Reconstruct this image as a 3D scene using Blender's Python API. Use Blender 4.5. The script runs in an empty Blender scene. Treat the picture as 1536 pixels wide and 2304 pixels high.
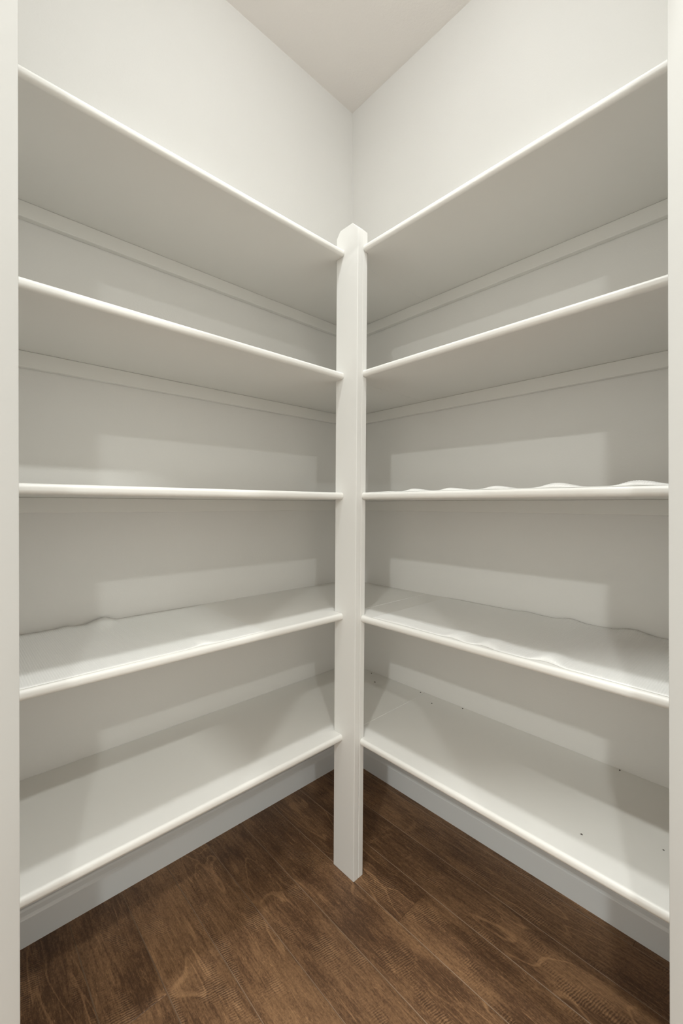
import bpy, bmesh, math, random
from mathutils import Vector, Matrix

random.seed(7)
sc = bpy.context.scene
C = sc.collection

# ------------------------------------------------------------------ camera
CAM = Vector((1.2798, -1.2603, 1.0759))
YAW, ROLL, FPX, PPY = math.radians(46.7224), 0.003644, 950.16, 1134.95
FW = Vector((-math.sin(YAW), math.cos(YAW), 0.0))
RT = Vector((math.cos(YAW), math.sin(YAW), 0.0))
UP = Vector((0, 0, 1))
rt2 = RT * math.cos(ROLL) + UP * math.sin(ROLL)
up2 = -RT * math.sin(ROLL) + UP * math.cos(ROLL)
cd = bpy.data.cameras.new('camera')
cam = bpy.data.objects.new('camera', cd)
C.objects.link(cam)
m = Matrix((rt2, up2, -FW)).transposed().to_4x4()
m.translation = CAM
cam.matrix_world = m
cd.sensor_fit = 'VERTICAL'
cd.sensor_height = 36.0
cd.sensor_width = 24.0
cd.lens = FPX * 36.0 / 2304.0
cd.shift_y = (PPY - 1152.0) / 2304.0
cd.clip_start = 0.01
sc.camera = cam

# ------------------------------------------------------------------ world, light, exposure
w = bpy.data.worlds.new('world')
sc.world = w
w.use_nodes = True
bg = w.node_tree.nodes['Background']
bg.inputs['Color'].default_value = (1.0, 0.965, 0.865, 1)
WORLD = 1.6
bg.inputs['Strength'].default_value = WORLD

PANTRY_LAMP = (0.74, -0.72)
PANTRY_W = 4.0
PANTRY_SPREAD = math.radians(115)
DOME_W = 4.0
CANS = [(2.14, -0.80, 24.0), (0.82, -1.65, 23.0), (3.10, -2.10, 27.0), (2.10, -3.20, 42.0)]
sc.view_settings.view_transform = 'Standard'
sc.view_settings.look = 'None'
sc.view_settings.exposure = 0.13
sc.view_settings.gamma = 1.0
sc.view_settings.use_curve_mapping = False
sc.cycles.use_denoising = True
sc.cycles.use_light_tree = False
sc.cycles.use_adaptive_sampling = True
sc.cycles.adaptive_threshold = 0.04
sc.cycles.max_bounces = 5
sc.cycles.diffuse_bounces = 5
sc.cycles.glossy_bounces = 4
sc.cycles.sample_clamp_indirect = 6.0

# ------------------------------------------------------------------ materials
def new_mat(name):
    mt = bpy.data.materials.new(name)
    mt.use_nodes = True
    nt = mt.node_tree
    return mt, nt, nt.nodes['Principled BSDF']

def N(nt, kind, **kw):
    n = nt.nodes.new(kind)
    for k, v in kw.items():
        if k in n.inputs:
            n.inputs[k].default_value = v
        else:
            setattr(n, k, v)
    return n

def paint(name, col, rough, bump_scale, bump_str, dist=0.001, detail=3.0, vary=0.02, spec=0.5):
    mt, nt, b = new_mat(name)
    geo = N(nt, 'ShaderNodeNewGeometry')
    n = N(nt, 'ShaderNodeTexNoise', Scale=bump_scale, Detail=detail, Roughness=0.55)
    nt.links.new(geo.outputs['Position'], n.inputs['Vector'])
    bp = N(nt, 'ShaderNodeBump', Strength=bump_str, Distance=dist)
    nt.links.new(n.outputs['Fac'], bp.inputs['Height'])
    nt.links.new(bp.outputs['Normal'], b.inputs['Normal'])
    n2 = N(nt, 'ShaderNodeTexNoise', Scale=3.5, Detail=2.0)
    nt.links.new(geo.outputs['Position'], n2.inputs['Vector'])
    mx = N(nt, 'ShaderNodeMix', data_type='RGBA')
    mx.inputs['A'].default_value = (*[c * (1 - vary) for c in col], 1)
    mx.inputs['B'].default_value = (*[min(1, c * (1 + vary)) for c in col], 1)
    nt.links.new(n2.outputs['Fac'], mx.inputs['Factor'])
    nt.links.new(mx.outputs['Result'], b.inputs['Base Color'])
    b.inputs['Roughness'].default_value = rough
    b.inputs['Specular IOR Level'].default_value = spec
    return mt

WHITE = (0.81, 0.80, 0.775)
M_wall = paint('wall_paint', WHITE, 0.6, 190.0, 0.22, 0.0012, 2.0)
M_ceil = paint('ceiling_paint', (0.80, 0.765, 0.73), 0.8, 120.0, 0.4, 0.0016, 3.0)
M_trim = paint('semigloss_trim_paint', (0.80, 0.795, 0.77), 0.34, 60.0, 0.05, 0.0006, 2.0, 0.01)
M_jamb = paint('dimmed_door_lining_paint', (0.63, 0.627, 0.61), 0.34, 60.0, 0.05, 0.0006, 2.0, 0.01)  # same white paint as the trim, colour greyed against overbright lamp light
M_shelf = paint('semigloss_shelf_paint', (0.82, 0.81, 0.775), 0.42, 90.0, 0.06, 0.0006, 2.0, 0.015)
M_base = paint('baseboard_paint', (0.85, 0.89, 0.91), 0.22, 60.0, 0.04, 0.0006, 2.0, 0.01)
M_liner = paint('ribbed_plastic_liner', (0.82, 0.815, 0.79), 0.45, 300.0, 0.02, 0.0004, 2.0, 0.01)
M_speck = paint('dark_debris', (0.06, 0.05, 0.045), 0.8, 400.0, 0.3)
M_chip = paint('pale_chip', (0.88, 0.87, 0.83), 0.6, 400.0, 0.3)

def emit_mat(name, col, s):
    mt, nt, b = new_mat(name)
    b.inputs['Base Color'].default_value = (0.9, 0.88, 0.84, 1)
    b.inputs['Emission Color'].default_value = (*col, 1)
    b.inputs['Emission Strength'].default_value = s
    return mt

def wood_mat():
    mt, nt, b = new_mat('dark_scraped_maple')
    L = nt.links.new
    geo = N(nt, 'ShaderNodeNewGeometry')
    oi = N(nt, 'ShaderNodeObjectInfo')
    off = N(nt, 'ShaderNodeVectorMath', operation='SCALE')
    off.inputs[0].default_value = (17.3, 9.1, 5.7)
    L(oi.outputs['Random'], off.inputs['Scale'])
    pos = N(nt, 'ShaderNodeVectorMath', operation='ADD')
    L(geo.outputs['Position'], pos.inputs[0]); L(off.outputs['Vector'], pos.inputs[1])

    def noise(scale_vec, scale, detail, rough=0.5, dist=0.0):
        mp = N(nt, 'ShaderNodeMapping'); mp.inputs['Scale'].default_value = scale_vec
        L(pos.outputs['Vector'], mp.inputs['Vector'])
        n = N(nt, 'ShaderNodeTexNoise', Scale=scale, Detail=detail, Roughness=rough, Distortion=dist)
        L(mp.outputs['Vector'], n.inputs['Vector'])
        return n.outputs['Fac']

    def math_(op, a, bb=None, clamp=False):
        n = N(nt, 'ShaderNodeMath', operation=op, use_clamp=clamp)
        for i, v in enumerate((a, bb)):
            if v is None: continue
            if isinstance(v, (int, float)): n.inputs[i].default_value = v
            else: L(v, n.inputs[i])
        return n.outputs[0]

    def rng(v, a0, a1, b0=0.0, b1=1.0):
        n = N(nt, 'ShaderNodeMapRange')
        n.inputs['From Min'].default_value = a0; n.inputs['From Max'].default_value = a1
        n.inputs['To Min'].default_value = b0; n.inputs['To Max'].default_value = b1
        L(v, n.inputs['Value'])
        return n.outputs['Result']

    streak = noise((2.6, 26.0, 1.0), 6.0, 10.0, 0.68, 0.5)      # fine grain along the plank
    blotch = noise((1.6, 4.0, 1.0), 3.0, 3.0, 0.55, 0.4)        # stain blotches
    fine = noise((14.0, 70.0, 1.0), 11.0, 4.0, 0.75, 0.4)               # pores
    contour = noise((1.3, 5.2, 1.0), 1.7, 2.0, 0.5, 0.55)       # cathedral growth rings
    ring = math_('SINE', math_('MULTIPLY', contour, 58.0))
    ring = rng(ring, 0.86, 1.0)
    ringmask = rng(noise((1.0, 2.0, 1.0), 2.3, 1.0), 0.46, 0.56)
    ring = math_('MULTIPLY', ring, ringmask)
    # scraper chatter: short ripples across the grain, in patches
    mp = N(nt, 'ShaderNodeMapping'); mp.inputs['Rotation'].default_value = (0, 0, 0.25)
    L(pos.outputs['Vector'], mp.inputs['Vector'])
    wv = N(nt, 'ShaderNodeTexWave', Scale=62.0, Distortion=4.0, Detail=2.0)
    wv.inputs['Detail Scale'].default_value = 1.3
    L(mp.outputs['Vector'], wv.inputs['Vector'])
    cm = rng(noise((2.2, 5.0, 1.0), 3.4, 2.0), 0.53, 0.66)
    chat = math_('MULTIPLY', math_('SUBTRACT', wv.outputs['Fac'], 0.6), cm)

    tone = math_('ADD', math_('MULTIPLY', rng(streak, 0.3, 0.7), 0.36),
                 math_('ADD', math_('MULTIPLY', rng(blotch, 0.3, 0.7), 0.30), 0.09))
    tone = math_('ADD', tone, math_('MULTIPLY', rng(fine, 0.35, 0.65), 0.16))
    tone = math_('ADD', tone, rng(oi.outputs['Random'], 0, 1, -0.07, 0.08))
    tone = math_('SUBTRACT', tone, math_('MULTIPLY', chat, 0.34))
    vn = noise((0.9, 15.0, 1.0), 2.6, 3.0, 0.55, 0.9)                      # thin pale veins along the grain
    vein = math_('ABSOLUTE', math_('SUBTRACT', math_('FRACT', math_('MULTIPLY', vn, 13.0)), 0.5))
    vein = math_('MULTIPLY', rng(vein, 0.075, 0.0), rng(noise((3.0, 9.0, 1.0), 3.0, 2.0), 0.46, 0.60))
    tone = math_('ADD', tone, math_('MULTIPLY', vein, 0.30))
    mott = noise((1.0, 1.6, 1.0), 170.0, 3.0, 0.7)
    tone = math_('ADD', tone, rng(mott, 0.25, 0.75, -0.16, 0.16))
    tone = math_('ADD', tone, math_('MULTIPLY', ring, 0.26))
    fleck = rng(noise((7.0, 38.0, 1.0), 6.0, 3.0, 0.6, 1.2), 0.64, 0.74)   # short pale flecks
    tone = math_('ADD', tone, math_('MULTIPLY', fleck, 0.34))
    cr = N(nt, 'ShaderNodeValToRGB')
    e = cr.color_ramp.elements
    e[0].position = 0.0; e[0].color = (0.040, 0.0195, 0.0095, 1)
    e[1].position = 1.0; e[1].color = (0.41, 0.235, 0.118, 1)
    x = cr.color_ramp.elements.new(0.35); x.color = (0.108, 0.0545, 0.0265, 1)
    x = cr.color_ramp.elements.new(0.62); x.color = (0.235, 0.128, 0.063, 1)
    L(tone, cr.inputs['Fac'])
    L(cr.outputs['Color'], b.inputs['Base Color'])
    L(rng(streak, 0.2, 0.8, 0.5, 0.36), b.inputs['Roughness'])
    b.inputs['Specular IOR Level'].default_value = 0.38
    hgt = math_('ADD', math_('MULTIPLY', streak, 0.5), math_('MULTIPLY', chat, -0.8))
    hgt = math_('ADD', hgt, math_('MULTIPLY', fine, 0.25))
    bp = N(nt, 'ShaderNodeBump', Strength=0.55, Distance=0.0012)
    L(hgt, bp.inputs['Height']); L(bp.outputs['Normal'], b.inputs['Normal'])
    return mt
M_wood = wood_mat()
M_edge = paint('plank_edge_highlight', (0.27, 0.18, 0.115), 0.5, 200.0, 0.1, 0.0005, 2.0, 0.3)  # bevel highlight along the long joints, painted as a lighter brown
M_sub = paint('floor_joint_dark', (0.03, 0.018, 0.011), 0.8, 100.0, 0.1)

# ------------------------------------------------------------------ helpers
def link(name, bm, mat, parent=None, smooth=False):
    me = bpy.data.meshes.new(name)
    bmesh.ops.recalc_face_normals(bm, faces=bm.faces)
    bm.to_mesh(me); bm.free()
    me.materials.append(mat)
    if smooth:
        for p in me.polygons: p.use_smooth = True
    o = bpy.data.objects.new(name, me)
    C.objects.link(o)
    if parent is not None: o.parent = parent
    return o

def struct(o):
    o['kind'] = 'structure'
    return o

def thing(name, label, cat, loc=(0, 0, 0), group=None):
    o = bpy.data.objects.new(name, None)
    o.empty_display_size = 0.05
    o.location = loc
    C.objects.link(o)
    o['label'] = label; o['category'] = cat
    if group: o['group'] = group
    return o

def prism(bm, poly, z0, z1):
    """poly: list of (x,y); extruded between z0 and z1"""
    lo = [bm.verts.new((x, y, z0)) for x, y in poly]
    hi = [bm.verts.new((x, y, z1)) for x, y in poly]
    n = len(poly)
    bm.faces.new(lo[::-1]); bm.faces.new(hi)
    for i in range(n):
        bm.faces.new((lo[i], lo[(i + 1) % n], hi[(i + 1) % n], hi[i]))

def box(bm, x0, x1, y0, y1, z0, z1):
    prism(bm, [(x0, y0), (x1, y0), (x1, y1), (x0, y1)], z0, z1)

def sweep(bm, prof, fn, a, b):
    """prof: closed list of (d,z); fn(d,t)->(x,y); swept from t=a to t=b"""
    r0 = [bm.verts.new((*fn(d, a), z)) for d, z in prof]
    r1 = [bm.verts.new((*fn(d, b), z)) for d, z in prof]
    n = len(prof)
    bm.faces.new(r0); bm.faces.new(r1[::-1])
    for i in range(n):
        bm.faces.new((r0[i], r0[(i + 1) % n], r1[(i + 1) % n], r1[i]))

def bevel_all(bm, off, seg=2):
    bmesh.ops.bevel(bm, geom=list(bm.edges), offset=off, segments=seg, profile=0.5, affect='EDGES')

# ------------------------------------------------------------------ the room
H = 2.7386
D_DOOR = 0.497                                   # camera to the pantry face of the doorway
LATL, LATR = -0.7611 * D_DOOR, 0.7716 * D_DOOR   # the two edges of the opening
def door_pt(lat, d):
    p = CAM + FW * d + RT * lat
    return (p.x, p.y)
WT = 0.115                                       # wall thickness
STUB = 0.41
# where the diagonal wall meets the two short returns
pl = door_pt(LATL, D_DOOR); tL = (pl[0] - STUB) / RT.x
LEN_L = -(pl[1] - tL * RT.y)
pr = door_pt(LATR, D_DOOR); tR = (-STUB - pr[1]) / RT.y
LEN_R = pr[0] + tR * RT.x
latA, latB = LATL - tL, LATR + tR

bm = bmesh.new(); box(bm, -WT, 0, -LEN_L, WT, 0, H); struct(link('wall_left', bm, M_wall))
bm = bmesh.new(); box(bm, 0, LEN_R, 0, WT, 0, H); struct(link('wall_right', bm, M_wall))
bm = bmesh.new(); box(bm, -WT, 4.9, -4.9, WT, H, H + 0.02); struct(link('ceiling', bm, M_ceil))
bm = bmesh.new()
box(bm, -WT, STUB, -LEN_L - WT, -LEN_L, 0, H)
struct(link('wall_return_left', bm, M_wall))
bm = bmesh.new()
box(bm, LEN_R, LEN_R + WT, -STUB, WT, 0, H)
struct(link('wall_return_right', bm, M_wall))
JT = 0.019                                       # jamb board thickness
HEAD = 2.06
bm = bmesh.new()
din, dout = D_DOOR - 0.018, D_DOOR - 0.018 - WT
prism(bm, [door_pt(latA, din), door_pt(LATL - JT - .012, din), door_pt(LATL - JT - .012, dout), door_pt(latA - 0.1, dout)], 0, HEAD + JT)
prism(bm, [door_pt(latB, din), door_pt(LATR + JT + .012, din), door_pt(LATR + JT + .012, dout), door_pt(latB + 0.1, dout)], 0, HEAD + JT)
prism(bm, [door_pt(latA, din), door_pt(latB, din), door_pt(latB + .1, dout), door_pt(latA - .1, dout)], HEAD + JT, H)
struct(link('wall_front', bm, M_wall))

# door lining: jamb board and a casing on the pantry face, both a touch out of plumb
LEAN = -0.0060
def lean_prism(bm, lats, ds, z0, z1):
    pts = []
    for z in (z0, z1):
        s = LEAN * (z - CAM.z)
        for lat, d in ((lats[0], ds[0]), (lats[1], ds[0]), (lats[1], ds[1]), (lats[0], ds[1])):
            pts.append(bm.verts.new((*door_pt(lat + s, d), z)))
    f = [(0, 1, 2, 3), (4, 5, 6, 7), (0, 1, 5, 4), (1, 2, 6, 5), (2, 3, 7, 6), (3, 0, 4, 7)]
    for q in f: bm.faces.new([pts[i] for i in q])
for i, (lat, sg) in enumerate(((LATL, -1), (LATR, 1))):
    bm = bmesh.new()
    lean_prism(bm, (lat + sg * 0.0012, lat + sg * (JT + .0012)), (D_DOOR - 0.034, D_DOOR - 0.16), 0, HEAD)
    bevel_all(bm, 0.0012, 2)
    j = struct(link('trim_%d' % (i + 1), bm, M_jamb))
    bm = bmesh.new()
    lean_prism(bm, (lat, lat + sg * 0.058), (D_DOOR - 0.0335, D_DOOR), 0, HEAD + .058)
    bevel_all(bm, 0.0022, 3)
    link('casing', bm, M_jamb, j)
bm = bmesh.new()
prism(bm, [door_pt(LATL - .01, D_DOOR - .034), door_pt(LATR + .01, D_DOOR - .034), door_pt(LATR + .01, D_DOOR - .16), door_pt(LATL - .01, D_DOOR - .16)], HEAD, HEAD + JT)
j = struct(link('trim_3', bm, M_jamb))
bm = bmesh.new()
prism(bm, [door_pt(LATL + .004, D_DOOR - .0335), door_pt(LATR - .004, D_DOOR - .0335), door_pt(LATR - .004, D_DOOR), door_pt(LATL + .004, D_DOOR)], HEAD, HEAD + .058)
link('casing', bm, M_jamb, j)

# baseboards with a stepped top
bb = [(0.0, 0.0), (0.0, 0.088), (0.0045, 0.088), (0.0075, 0.084), (0.0085, 0.073), (0.0115, 0.069), (0.0125, 0.066), (0.0125, 0.0)]
bm = bmesh.new(); sweep(bm, bb, lambda d, t: (d, t), -0.0127, -LEN_L); struct(link('baseboard_left', bm, M_base))
bm = bmesh.new(); sweep(bm, bb, lambda d, t: (t, -d), 0.0, LEN_R); struct(link('baseboard_right', bm, M_base))

# ------------------------------------------------------------------ floor of separate planks
bm = bmesh.new(); box(bm, -WT, 4.9, -4.9, WT, -0.05, -0.0125)
floor = struct(link('floor', bm, M_sub))
PW = 0.1238
rows = [(-0.157 + PW * 1) - PW * k for k in range(0, 23)]   # lower edge of every row
fixed = {2: [0.3685], 3: [0.589], 0: [1.02], 1: [1.32], 4: [1.25], 5: [-0.02, 1.7], 6: [1.05]}
def plank(x0, x1, y0, y1):
    bm = bmesh.new()
    g = 0.0001
    box(bm, x0 + g, x1 - g, y0 + g, y1 - g, -0.0125, 0.0)
    top = [e for e in bm.edges if all(v.co.z > -1e-6 for v in e.verts)]
    bmesh.ops.bevel(bm, geom=top, offset=0.0011, segments=1, affect='EDGES')
    o = link('plank', bm, M_wood, floor)
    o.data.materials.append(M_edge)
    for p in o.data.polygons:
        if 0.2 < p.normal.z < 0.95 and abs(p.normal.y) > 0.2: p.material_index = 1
yl = 0.0
for k, y in enumerate(rows):
    if y >= -0.001: continue
    cuts = list(fixed.get(k, []))
    if not cuts:
        x = random.uniform(0.25, 1.3)
        while x < 2.7:
            cuts.append(x); x += random.uniform(0.7, 1.5)
    elif cuts[-1] < 1.8:
        cuts.append(cuts[-1] + random.uniform(0.95, 1.4))
    xs = [0.0] + [c for c in cuts if 0.02 < c < 2.75] + [2.8]
    for a, b_ in zip(xs[:-1], xs[1:]):
        plank(a, b_, y, yl)
    yl = y

# ------------------------------------------------------------------ corner post
ZP = 1.884
def post_x(z):
    t = z / ZP
    return 0.3460 + 0.0048 * t, 0.4312 + 0.0090 * t
YF, YM, YB = -0.4090, -0.3900, -0.3715
def post_board(bm, y0, y1):
    xb0, xb1 = post_x(0); xt0, xt1 = post_x(ZP)
    pts = [(xb0, 0.0), (xb1, 0.0), (post_x(1.861)[1], 1.861), (0.4175, ZP), (0.3665, ZP), (post_x(1.866)[0], 1.866)]
    f = [bm.verts.new((x, y0, z)) for x, z in pts]
    r = [bm.verts.new((x, y1 + .0022 * z / ZP, z)) for x, z in pts]
    n = len(pts)
    bm.faces.new(f); bm.faces.new(r[::-1])
    for i in range(n): bm.faces.new((f[i], r[i], r[(i + 1) % n], f[(i + 1) % n]))
post = thing('corner_post', 'tall white post of two boards standing in the corner, joining both shelf runs', 'post', (0.389, -0.39, 0))
for nm, y0, y1 in (('front_board', YF, YM - .0006), ('back_board', YM + .0006, YB)):
    bm = bmesh.new(); post_board(bm, y0, y1)
    bmesh.ops.translate(bm, verts=bm.verts, vec=(-0.389, 0.39, 0))
    bevel_all(bm, 0.0014, 2)
    link(nm, bm, M_trim, post)

# ------------------------------------------------------------------ shelves
ZB = [0.3820, 0.7370, 1.0910, 1.4430, 1.8025]
TH = 0.0196
DL, DR = 0.384, 0.3872
RAD = 0.0078
CLT, CLH = 0.0178, 0.0388
left_words = ['lowest', 'second lowest', 'middle', 'second highest', 'highest']
left_lab = ['white board shelf along the left wall, lowest of the five, just above the floor',
            'white board shelf on the left wall, second from the bottom, carrying a ribbed liner',
            'white board shelf on the left wall at eye level, middle of the five, bare',
            'white board shelf on the left wall, second from the top, seen from below',
            'white board shelf on the left wall, topmost of the five, bare wall above it']
right_lab = ['white board shelf along the right wall, lowest of the five, just above the floor',
             'white board shelf on the right wall, second from the bottom, carrying a ribbed liner',
             'white board shelf on the right wall at eye level, its liner rippling over the front',
             'white board shelf on the right wall, second from the top, seen from below',
             'white board shelf on the right wall, topmost of the five, bare wall above it']

def round_front(bm, test):
    es = [e for e in bm.edges if test(e)]
    bmesh.ops.bevel(bm, geom=es, offset=RAD, segments=5, profile=0.5, affect='EDGES')

def round_shade(o):          # smooth nosing, flat faces kept flat by area-weighted normals
    for p in o.data.polygons: p.use_smooth = True
    o.data.set_sharp_from_angle(angle=math.radians(38))
    md = o.modifiers.new('normals', 'WEIGHTED_NORMAL'); md.weight = 100; md.keep_sharp = True
    return o

def horizontal(e): return abs(e.verts[0].co.z - e.verts[1].co.z) < 1e-6

for i, z in enumerate(ZB):
    px0, px1 = post_x(z + .01)
    # left: runs right through to the far wall, notched round the post
    s = thing('shelf', left_lab[i], 'shelf', (0, 0, z), 'shelves on the left wall')
    bm = bmesh.new()
    e_ = 0.0006
    prism(bm, [(0.0005, -0.0005), (DL, -0.0005), (DL, YB + .0024), (px0 - e_, YB + .0024), (px0 - e_, YF - e_), (DL, YF - e_), (DL, -LEN_L), (0.0005, -LEN_L)], 0, TH)
    round_front(bm, lambda e: horizontal(e) and all(abs(v.co.x - DL) < 1e-5 and v.co.y < YF + .01 for v in e.verts))
    round_shade(link('board', bm, M_shelf, s))
    bm = bmesh.new(); box(bm, 0.0003, CLT, -LEN_L, -0.0003, -CLH, -0.0002)
    bevel_all(bm, 0.0012, 1)
    link('cleat', bm, M_shelf, s)
    bm = bmesh.new(); box(bm, CLT + .0005, DL - .03, -LEN_L, -LEN_L + CLT, -CLH, -0.0002)
    link('cleat', bm, M_shelf, s)
    # right: butts against the left board
    s = thing('shelf', right_lab[i], 'shelf', (0, 0, z), 'shelves on the right wall')
    bm = bmesh.new()
    sx = DL + 0.0012
    prism(bm, [(sx, -0.0005), (LEN_R, -0.0005), (LEN_R, -DR), (px1 + e_, -DR), (px1 + e_, YB + .0024), (sx, YB + .0024)], 0, TH - .0003)
    round_front(bm, lambda e: horizontal(e) and all(abs(v.co.y + DR) < 1e-5 for v in e.verts))
    round_shade(link('board', bm, M_shelf, s))
    bm = bmesh.new(); box(bm, CLT + .0006, LEN_R, -CLT, -0.0003, -CLH, -0.0002)
    bevel_all(bm, 0.0012, 1)
    link('cleat', bm, M_shelf, s)
    bm = bmesh.new()
    for za, zb in ((TH - .0006, TH + .0005), (-.0005, .0006)):
        box(bm, DL + .0006, DL + .0032, YB + .003, -CLT - .0005, za, zb)
    link('caulk_bead', bm, M_liner, s)
    bm = bmesh.new(); box(bm, LEN_R - CLT, LEN_R, -DR + .03, -CLT - .0005, -CLH, -0.0002)
    link('cleat', bm, M_shelf, s)

# ------------------------------------------------------------------ ribbed shelf liners
def bump(t, c, a, b_, h):
    """lifted ripple: rises over width a before c, falls over b_ after it"""
    u = (t - c) / (a if t < c else b_)
    return 0.0 if abs(u) >= 1 else h * (0.5 + 0.5 * math.cos(math.pi * u))

def lip(v):
    if v < 0.70: return 0.0
    if v < 0.955: return math.sin((v - 0.70) / 0.255 * math.pi / 2) ** 2
    return 1.0 - ((v - 0.955) / 0.045) ** 1.5

def liner(name, label, side, z, t0, t1, dfront, front, back, inset, wav=()):
    """t runs along the shelf away from the corner, d across it from the wall"""
    bm = bmesh.new()
    pitch = 0.0042
    nt_ = int((t1 - t0) / (pitch / 4)); nd = 44
    grid = []
    for i in range(nt_ + 1):
        t = t0 + (t1 - t0) * i / nt_
        rib = 0.0007 * (0.5 + 0.5 * math.cos(2 * math.pi * t / pitch))
        fr = sum(bump(t, *q) for q in front); bk = sum(bump(t, *q) for q in back)
        din_ = inset + 0.0008 * math.sin(t * 21)
        dfr = dfront + 0.0012 * math.sin(t * 17 + 1) + sum(bump(t, *q) for q in wav)
        row = []
        for j in range(nd + 1):
            v = j / nd
            d = din_ + (dfr - din_) * v
            zz = (0.0003 + rib) * min(1.0, (1 - v) / 0.03) + fr * lip(v) + bk * max(0.0, (0.22 - v) / 0.22) ** 1.5
            p = (d, -t, z + zz) if side == 'L' else (t, -d, z + zz)
            row.append(bm.verts.new(p))
        grid.append(row)
    for i in range(nt_):
        for j in range(nd):
            bm.faces.new((grid[i][j], grid[i + 1][j], grid[i + 1][j + 1], grid[i][j + 1]))
    o = link(name, bm, M_liner, None, True)
    md = o.modifiers.new('thickness', 'SOLIDIFY'); md.thickness = 0.0006; md.offset = 1.0
    o['label'] = label; o['category'] = 'shelf liner'; o['group'] = 'ribbed shelf liners'
    return o

zt = [z + TH for z in ZB]
liner('shelf_liner', 'white ribbed plastic liner on the left wall shelf, one ripple at its back edge', 'L', zt[1], 0.672, LEN_L - .004, 0.3775,
      [(0.826, 0.045, 0.03, 0.0042)], [(0.945, 0.035, 0.05, 0.0105), (1.03, .02, .03, .003)], 0.006,
      [(0.835, .03, .04, -.006)])
liner('shelf_liner', 'white ribbed plastic liner on the right wall shelf below eye level, wavy along both edges', 'R', zt[1], 0.474, LEN_R - .004, 0.3785,
      [(0.725, .03, .045, .0055), (0.805, .025, .05, .0062), (0.940, .04, .045, .0075), (0.56, .05, .06, .0015)],
      [(0.745, .03, .05, .0028), (0.864, .04, .05, .0062), (1.012, .05, .055, .0085)], 0.004,
      [(0.72, .03, .045, -.007), (0.80, .03, .05, -.009), (0.936, .035, .05, -.011)])
liner('shelf_liner', 'white plastic liner on the right wall shelf at eye level, rippled front edge', 'R', zt[2], 0.455, LEN_R - .004, 0.3775,
      [(0.597, .032, .06, .0062), (0.708, .03, .06, .0056), (0.827, .04, .055, .0070), (0.956, .05, .06, .0092), (1.093, .045, .06, .0090), (0.515, .03, .03, .001)],
      [(0.68, .03, .05, .003), (0.90, .04, .05, .005)], 0.005)

# ------------------------------------------------------------------ specks of debris on the lowest shelves
def chip(name, label, x, y, z, s, mat, group=None, seed=0):
    rnd = random.Random(seed)
    bm = bmesh.new()
    n = 7
    poly = [(x + s * rnd.uniform(.6, 1.0) * math.cos(2 * math.pi * k / n), y + 0.6 * s * rnd.uniform(.6, 1.0) * math.sin(2 * math.pi * k / n)) for k in range(n)]
    prism(bm, poly, z, z + s * 0.5)
    bmesh.ops.scale(bm, vec=(.7, .7, 1), verts=[v for v in bm.verts if v.co.z > z + s * .2], space=Matrix.Translation((-x, -y, 0)))
    o = link(name, bm, mat)
    o['label'] = label; o['category'] = 'speck'
    if group: o['group'] = group
    return o
SPECKS = ['tiny dark speck on the lowest right shelf, deepest in the corner behind the post',
          'largest dark speck on the lowest right shelf, just behind the post',
          'tiny dark speck on the lowest right shelf, where the board seam meets the wall',
          'tiny dark speck on the lowest right shelf, just right of the board seam',
          'tiny dark speck against the wall on the lowest right shelf, second right of the seam',
          'tiny dark speck on the lowest right shelf, out near its front edge',
          'tiny dark speck on the lowest right shelf, beside the right door casing',
          'tiny dark speck against the wall on the lowest right shelf, far from the corner']
for q, (x, y, s) in enumerate([(0.136, -0.016, .0035), (0.2012, -0.0675, .0045), (0.372, -0.013, .003), (0.4483, -0.0536, .0032),
                               (0.5395, -0.009, .0035), (0.9888, -0.3079, .0028), (1.1115, -0.2335, .0022), (0.9842, -0.007, .003)]):
    chip('debris_speck', SPECKS[q], x, y, zt[0], s, M_speck, 'dark specks on the lowest right shelf', q)

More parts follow.
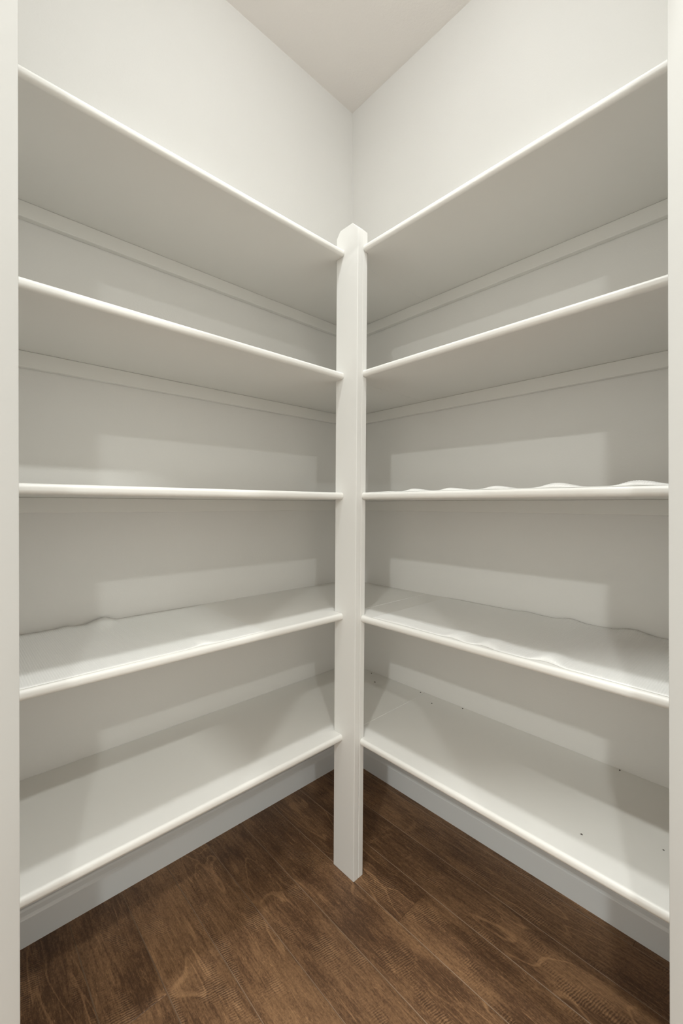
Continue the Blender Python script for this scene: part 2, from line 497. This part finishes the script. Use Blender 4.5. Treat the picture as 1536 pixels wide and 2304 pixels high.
# ------------------------------------------------------------------ ceiling lamp of the pantry (above the frame) and kitchen downlights
def lathe(bm, prof, seg=40, cx=0, cy=0):
    rings = []
    for r, z in prof:
        if r < 1e-6: rings.append([bm.verts.new((cx, cy, z))])
        else: rings.append([bm.verts.new((cx + r * math.cos(2 * math.pi * k / seg), cy + r * math.sin(2 * math.pi * k / seg), z)) for k in range(seg)])
    for a, b_ in zip(rings[:-1], rings[1:]):
        for k in range(seg):
            k2 = (k + 1) % seg
            if len(a) == 1 and len(b_) == 1: continue
            if len(a) == 1: bm.faces.new((a[0], b_[k], b_[k2]))
            elif len(b_) == 1: bm.faces.new((a[k], b_[0], a[k2]))
            else: bm.faces.new((a[k], b_[k], b_[k2], a[k2]))

lx, ly = PANTRY_LAMP
lamp = thing('ceiling_light', 'round white flush dome light on the pantry ceiling, above the picture', 'light', (lx, ly, H))
bm = bmesh.new(); lathe(bm, [(0.0, 0.0), (0.12, 0.0), (0.12, -0.018), (0.10, -0.022), (0.0, -0.022)]); link('base', bm, M_trim, lamp)
R = 0.065
bm = bmesh.new(); lathe(bm, [(R * math.cos(k * math.pi / 20), -0.0225 - 0.05 * math.sin(k * math.pi / 20)) for k in range(10)] + [(0.0, -0.0725)])
link('lens', bm, emit_mat('lit_dome', (0.975, 1.0, 0.99), DOME_W / (math.pi * 2 * math.pi * R * R * 0.8)), lamp, True)
ld = bpy.data.lights.new('ceiling_light_beam', 'AREA')
ld.shape = 'DISK'; ld.size = 2 * R; ld.energy = PANTRY_W; ld.color = (0.975, 1.0, 0.99); ld.spread = PANTRY_SPREAD
lo = bpy.data.objects.new('ceiling_light_beam', ld); C.objects.link(lo)
lo.location = (0, 0, -0.076); lo.parent = lamp

for q, (x, y, W_) in enumerate(CANS):
    t = thing('recessed_downlight', ['recessed kitchen downlight just right of the pantry doorway, behind the viewpoint',
                                     'recessed kitchen downlight just left of the pantry doorway, behind the viewpoint',
                                     'recessed kitchen downlight far to the right behind the viewpoint',
                                     'recessed kitchen downlight straight behind the viewpoint'][q], 'light', (x, y, H), 'kitchen downlights')
    bm = bmesh.new(); lathe(bm, [(0.060, -0.001), (0.092, -0.001), (0.090, -0.006), (0.062, -0.009), (0.060, -0.001)]); link('ring', bm, M_trim, t)
    r = 0.058
    bm = bmesh.new(); lathe(bm, [(0.0, -0.004), (r, -0.004)])
    bm.faces.ensure_lookup_table()
    link('lens', bm, emit_mat('lit_lens', (0.97, 1.0, 0.97), W_ / (math.pi * math.pi * r * r)), t)
